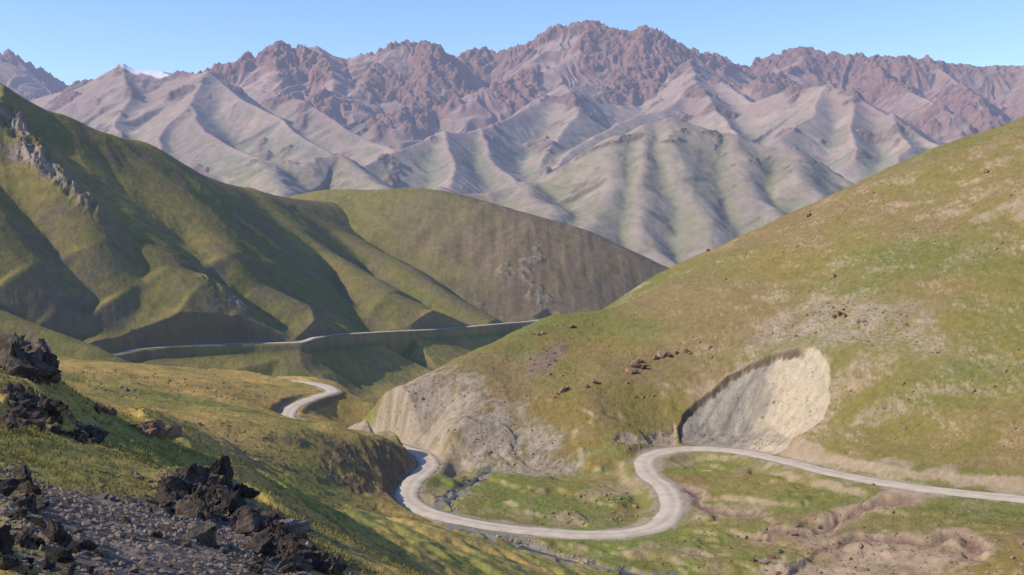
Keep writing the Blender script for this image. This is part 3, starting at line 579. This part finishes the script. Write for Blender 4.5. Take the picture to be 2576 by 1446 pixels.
Q=np.array([p for p in march(inpoly([(905,1078),(1060,960),(1180,928),(1290,1010),(1450,1100),(1455,1195),(1350,1200),(1150,1175),(1010,1118)],1100)+inpoly([(1712,1095),(1850,960),(2040,900),(2070,1040),(1930,1124),(1760,1114)],350)+inpoly([(1760,1112),(1860,1100),(1960,1110),(1930,1132),(1800,1122)],160)+inpoly([(1095,1300),(1115,1250),(1210,1190),(1230,1190),(1140,1300)],200)+inpoly([(1220,1335),(1300,1350),(1480,1405),(1560,1440),(1420,1410),(1280,1365)],300)+inpoly([(1500,1120),(1700,1060),(1730,1118),(1600,1140)],120),hE,190,700) if p])
stones('scree',Q,.15*np.exp(rng.normal(.25,.5,len(Q))),M_scr,'loose grey scree stones on the bare slope and stream bed')
Q=[p for p in march(inpoly([(1350,1000),(1500,940),(1700,860),(1950,760),(2200,640),(2500,420),(2576,400),(2576,600),(2200,850),(1900,860),(1600,1040)],420)+inpoly([(1650,715),(1950,575),(2200,455),(2300,470),(2000,640),(1800,720)],380)+inpoly([(1320,940),(1360,880),(1440,845),(1425,880),(1380,925)],160)+inpoly([(1300,830),(1490,800),(1600,900),(1300,1040)],120)+inpoly([(1400,1240),(1600,1240),(1640,1320),(1300,1320)],150)+inpoly([(1900,850),(2080,760),(2250,770),(2380,900),(2060,865)],300)+inpoly([(2100,1000),(2576,800),(2576,1180),(2100,1120)],160)+inpoly([(1700,1300),(2576,1280),(2576,1447),(1500,1447)],350),hE,190,700) if p]
Q+=[p for p in march(inpoly([(180,915),(500,945),(700,965),(690,1010),(300,1000),(180,960)],380)+inpoly([(300,1030),(800,1080),(800,1200),(600,1150)],120),hD,230,760) if p]
Q=np.array(Q); stones('rubble',Q,.27*np.exp(rng.normal(.1,.5,len(Q))),M_brs,'small brown stones scattered over the grassy slopes')
# grass tufts on near slope
n=70000; yy=np.exp(rng.uniform(math.log(16),math.log(150),n)); mm=rng.uniform(-.6,.12,n); xx=mm*yy
k=(gravel_mask(xx,yy)+rng.normal(0,.5,n)<0)&(outc(xx,yy)<.2)&(perlin(xx/3,yy/3,2)+rng.normal(0,.3,n)>-.1); xx,yy=xx[k],yy[k]; zz=hG(xx,yy); n=len(xx)
B=5; ang=rng.uniform(0,6.28,(n,B)); hh=(.06+.11*rng.random((n,B)))*np.clip(yy/50,.6,1.5)[:,None]; w=hh*.16; ox=rng.normal(0,.1,(n,B)); oy=rng.normal(0,.1,(n,B))
bx=xx[:,None]+ox; by=yy[:,None]+oy; bz=np.broadcast_to(zz[:,None]-.03,bx.shape); ln=rng.uniform(.2,.8,(n,B))
p1=np.stack([bx-w*np.sin(ang),by+w*np.cos(ang),bz],-1); p2=np.stack([bx+w*np.sin(ang),by-w*np.cos(ang),bz],-1); p3=np.stack([bx+hh*ln*np.cos(ang),by+hh*ln*np.sin(ang),bz+hh],-1)
V=np.stack([p1,p2,p3],2).reshape(-1,3).astype(np.float32); me=bpy.data.meshes.new('grass'); nv=len(V)
me.vertices.add(nv); me.vertices.foreach_set('co',V.ravel()); me.loops.add(nv); me.loops.foreach_set('vertex_index',np.arange(nv,dtype=np.int32)); me.polygons.add(nv//3); me.polygons.foreach_set('loop_start',np.arange(nv//3,dtype=np.int32)*3); me.update(calc_edges=True)
me.materials.append(ground_mat('grass_blade',.12,.9,.9,.6,.0,1,haze=False,const=(.24,.20,.055))); o=bpy.data.objects.new('grass',me); scene.collection.objects.link(o); o['kind']='stuff'; o['label']='short tufts of dry green alpine grass'; o['category']='grass'
print('scatter %.1f'%(time.time()-T0))
# ------------------------------------------------------------------ sky and sun
el,az=math.radians(34),math.radians(-102)   # azimuth measured from +Y toward +X
sd=np.array([math.sin(az)*math.cos(el),math.cos(az)*math.cos(el),math.sin(el)])
w=bpy.data.worlds.new('World'); scene.world=w; w.use_nodes=True; nt=w.node_tree; bg=nt.nodes['Background']
st=nt.nodes.new('ShaderNodeTexSky'); st.sky_type='NISHITA'; st.sun_disc=False; st.sun_elevation=el; st.sun_rotation=az; st.altitude=1500; st.air_density=1.2; st.dust_density=.3; st.ozone_density=1.6
mu=nt.nodes.new('ShaderNodeVectorMath'); mu.operation='MULTIPLY'; mu.inputs[1].default_value=(.88,1.0,1.4)
nt.links.new(st.outputs[0],mu.inputs[0]); nt.links.new(mu.outputs[0],bg.inputs[0]); bg.inputs[1].default_value=.145
sl=bpy.data.lights.new('sun','SUN'); sl.energy=5.0; sl.angle=math.radians(.5); sl.color=(1,.90,.73)
so=bpy.data.objects.new('sun',sl); scene.collection.objects.link(so)
from mathutils import Vector
so.rotation_euler=Vector(sd).to_track_quat('Z','Y').to_euler()
cam=bpy.data.cameras.new('camera'); cam.lens=36*F/2576; cam.clip_end=120000; cam.clip_start=.3; co=bpy.data.objects.new('camera',cam); scene.collection.objects.link(co)
co.rotation_euler=(math.pi/2-PIT,0,0); scene.camera=co
scene.view_settings.view_transform='Standard'
print('done %.1f'%(time.time()-T0))
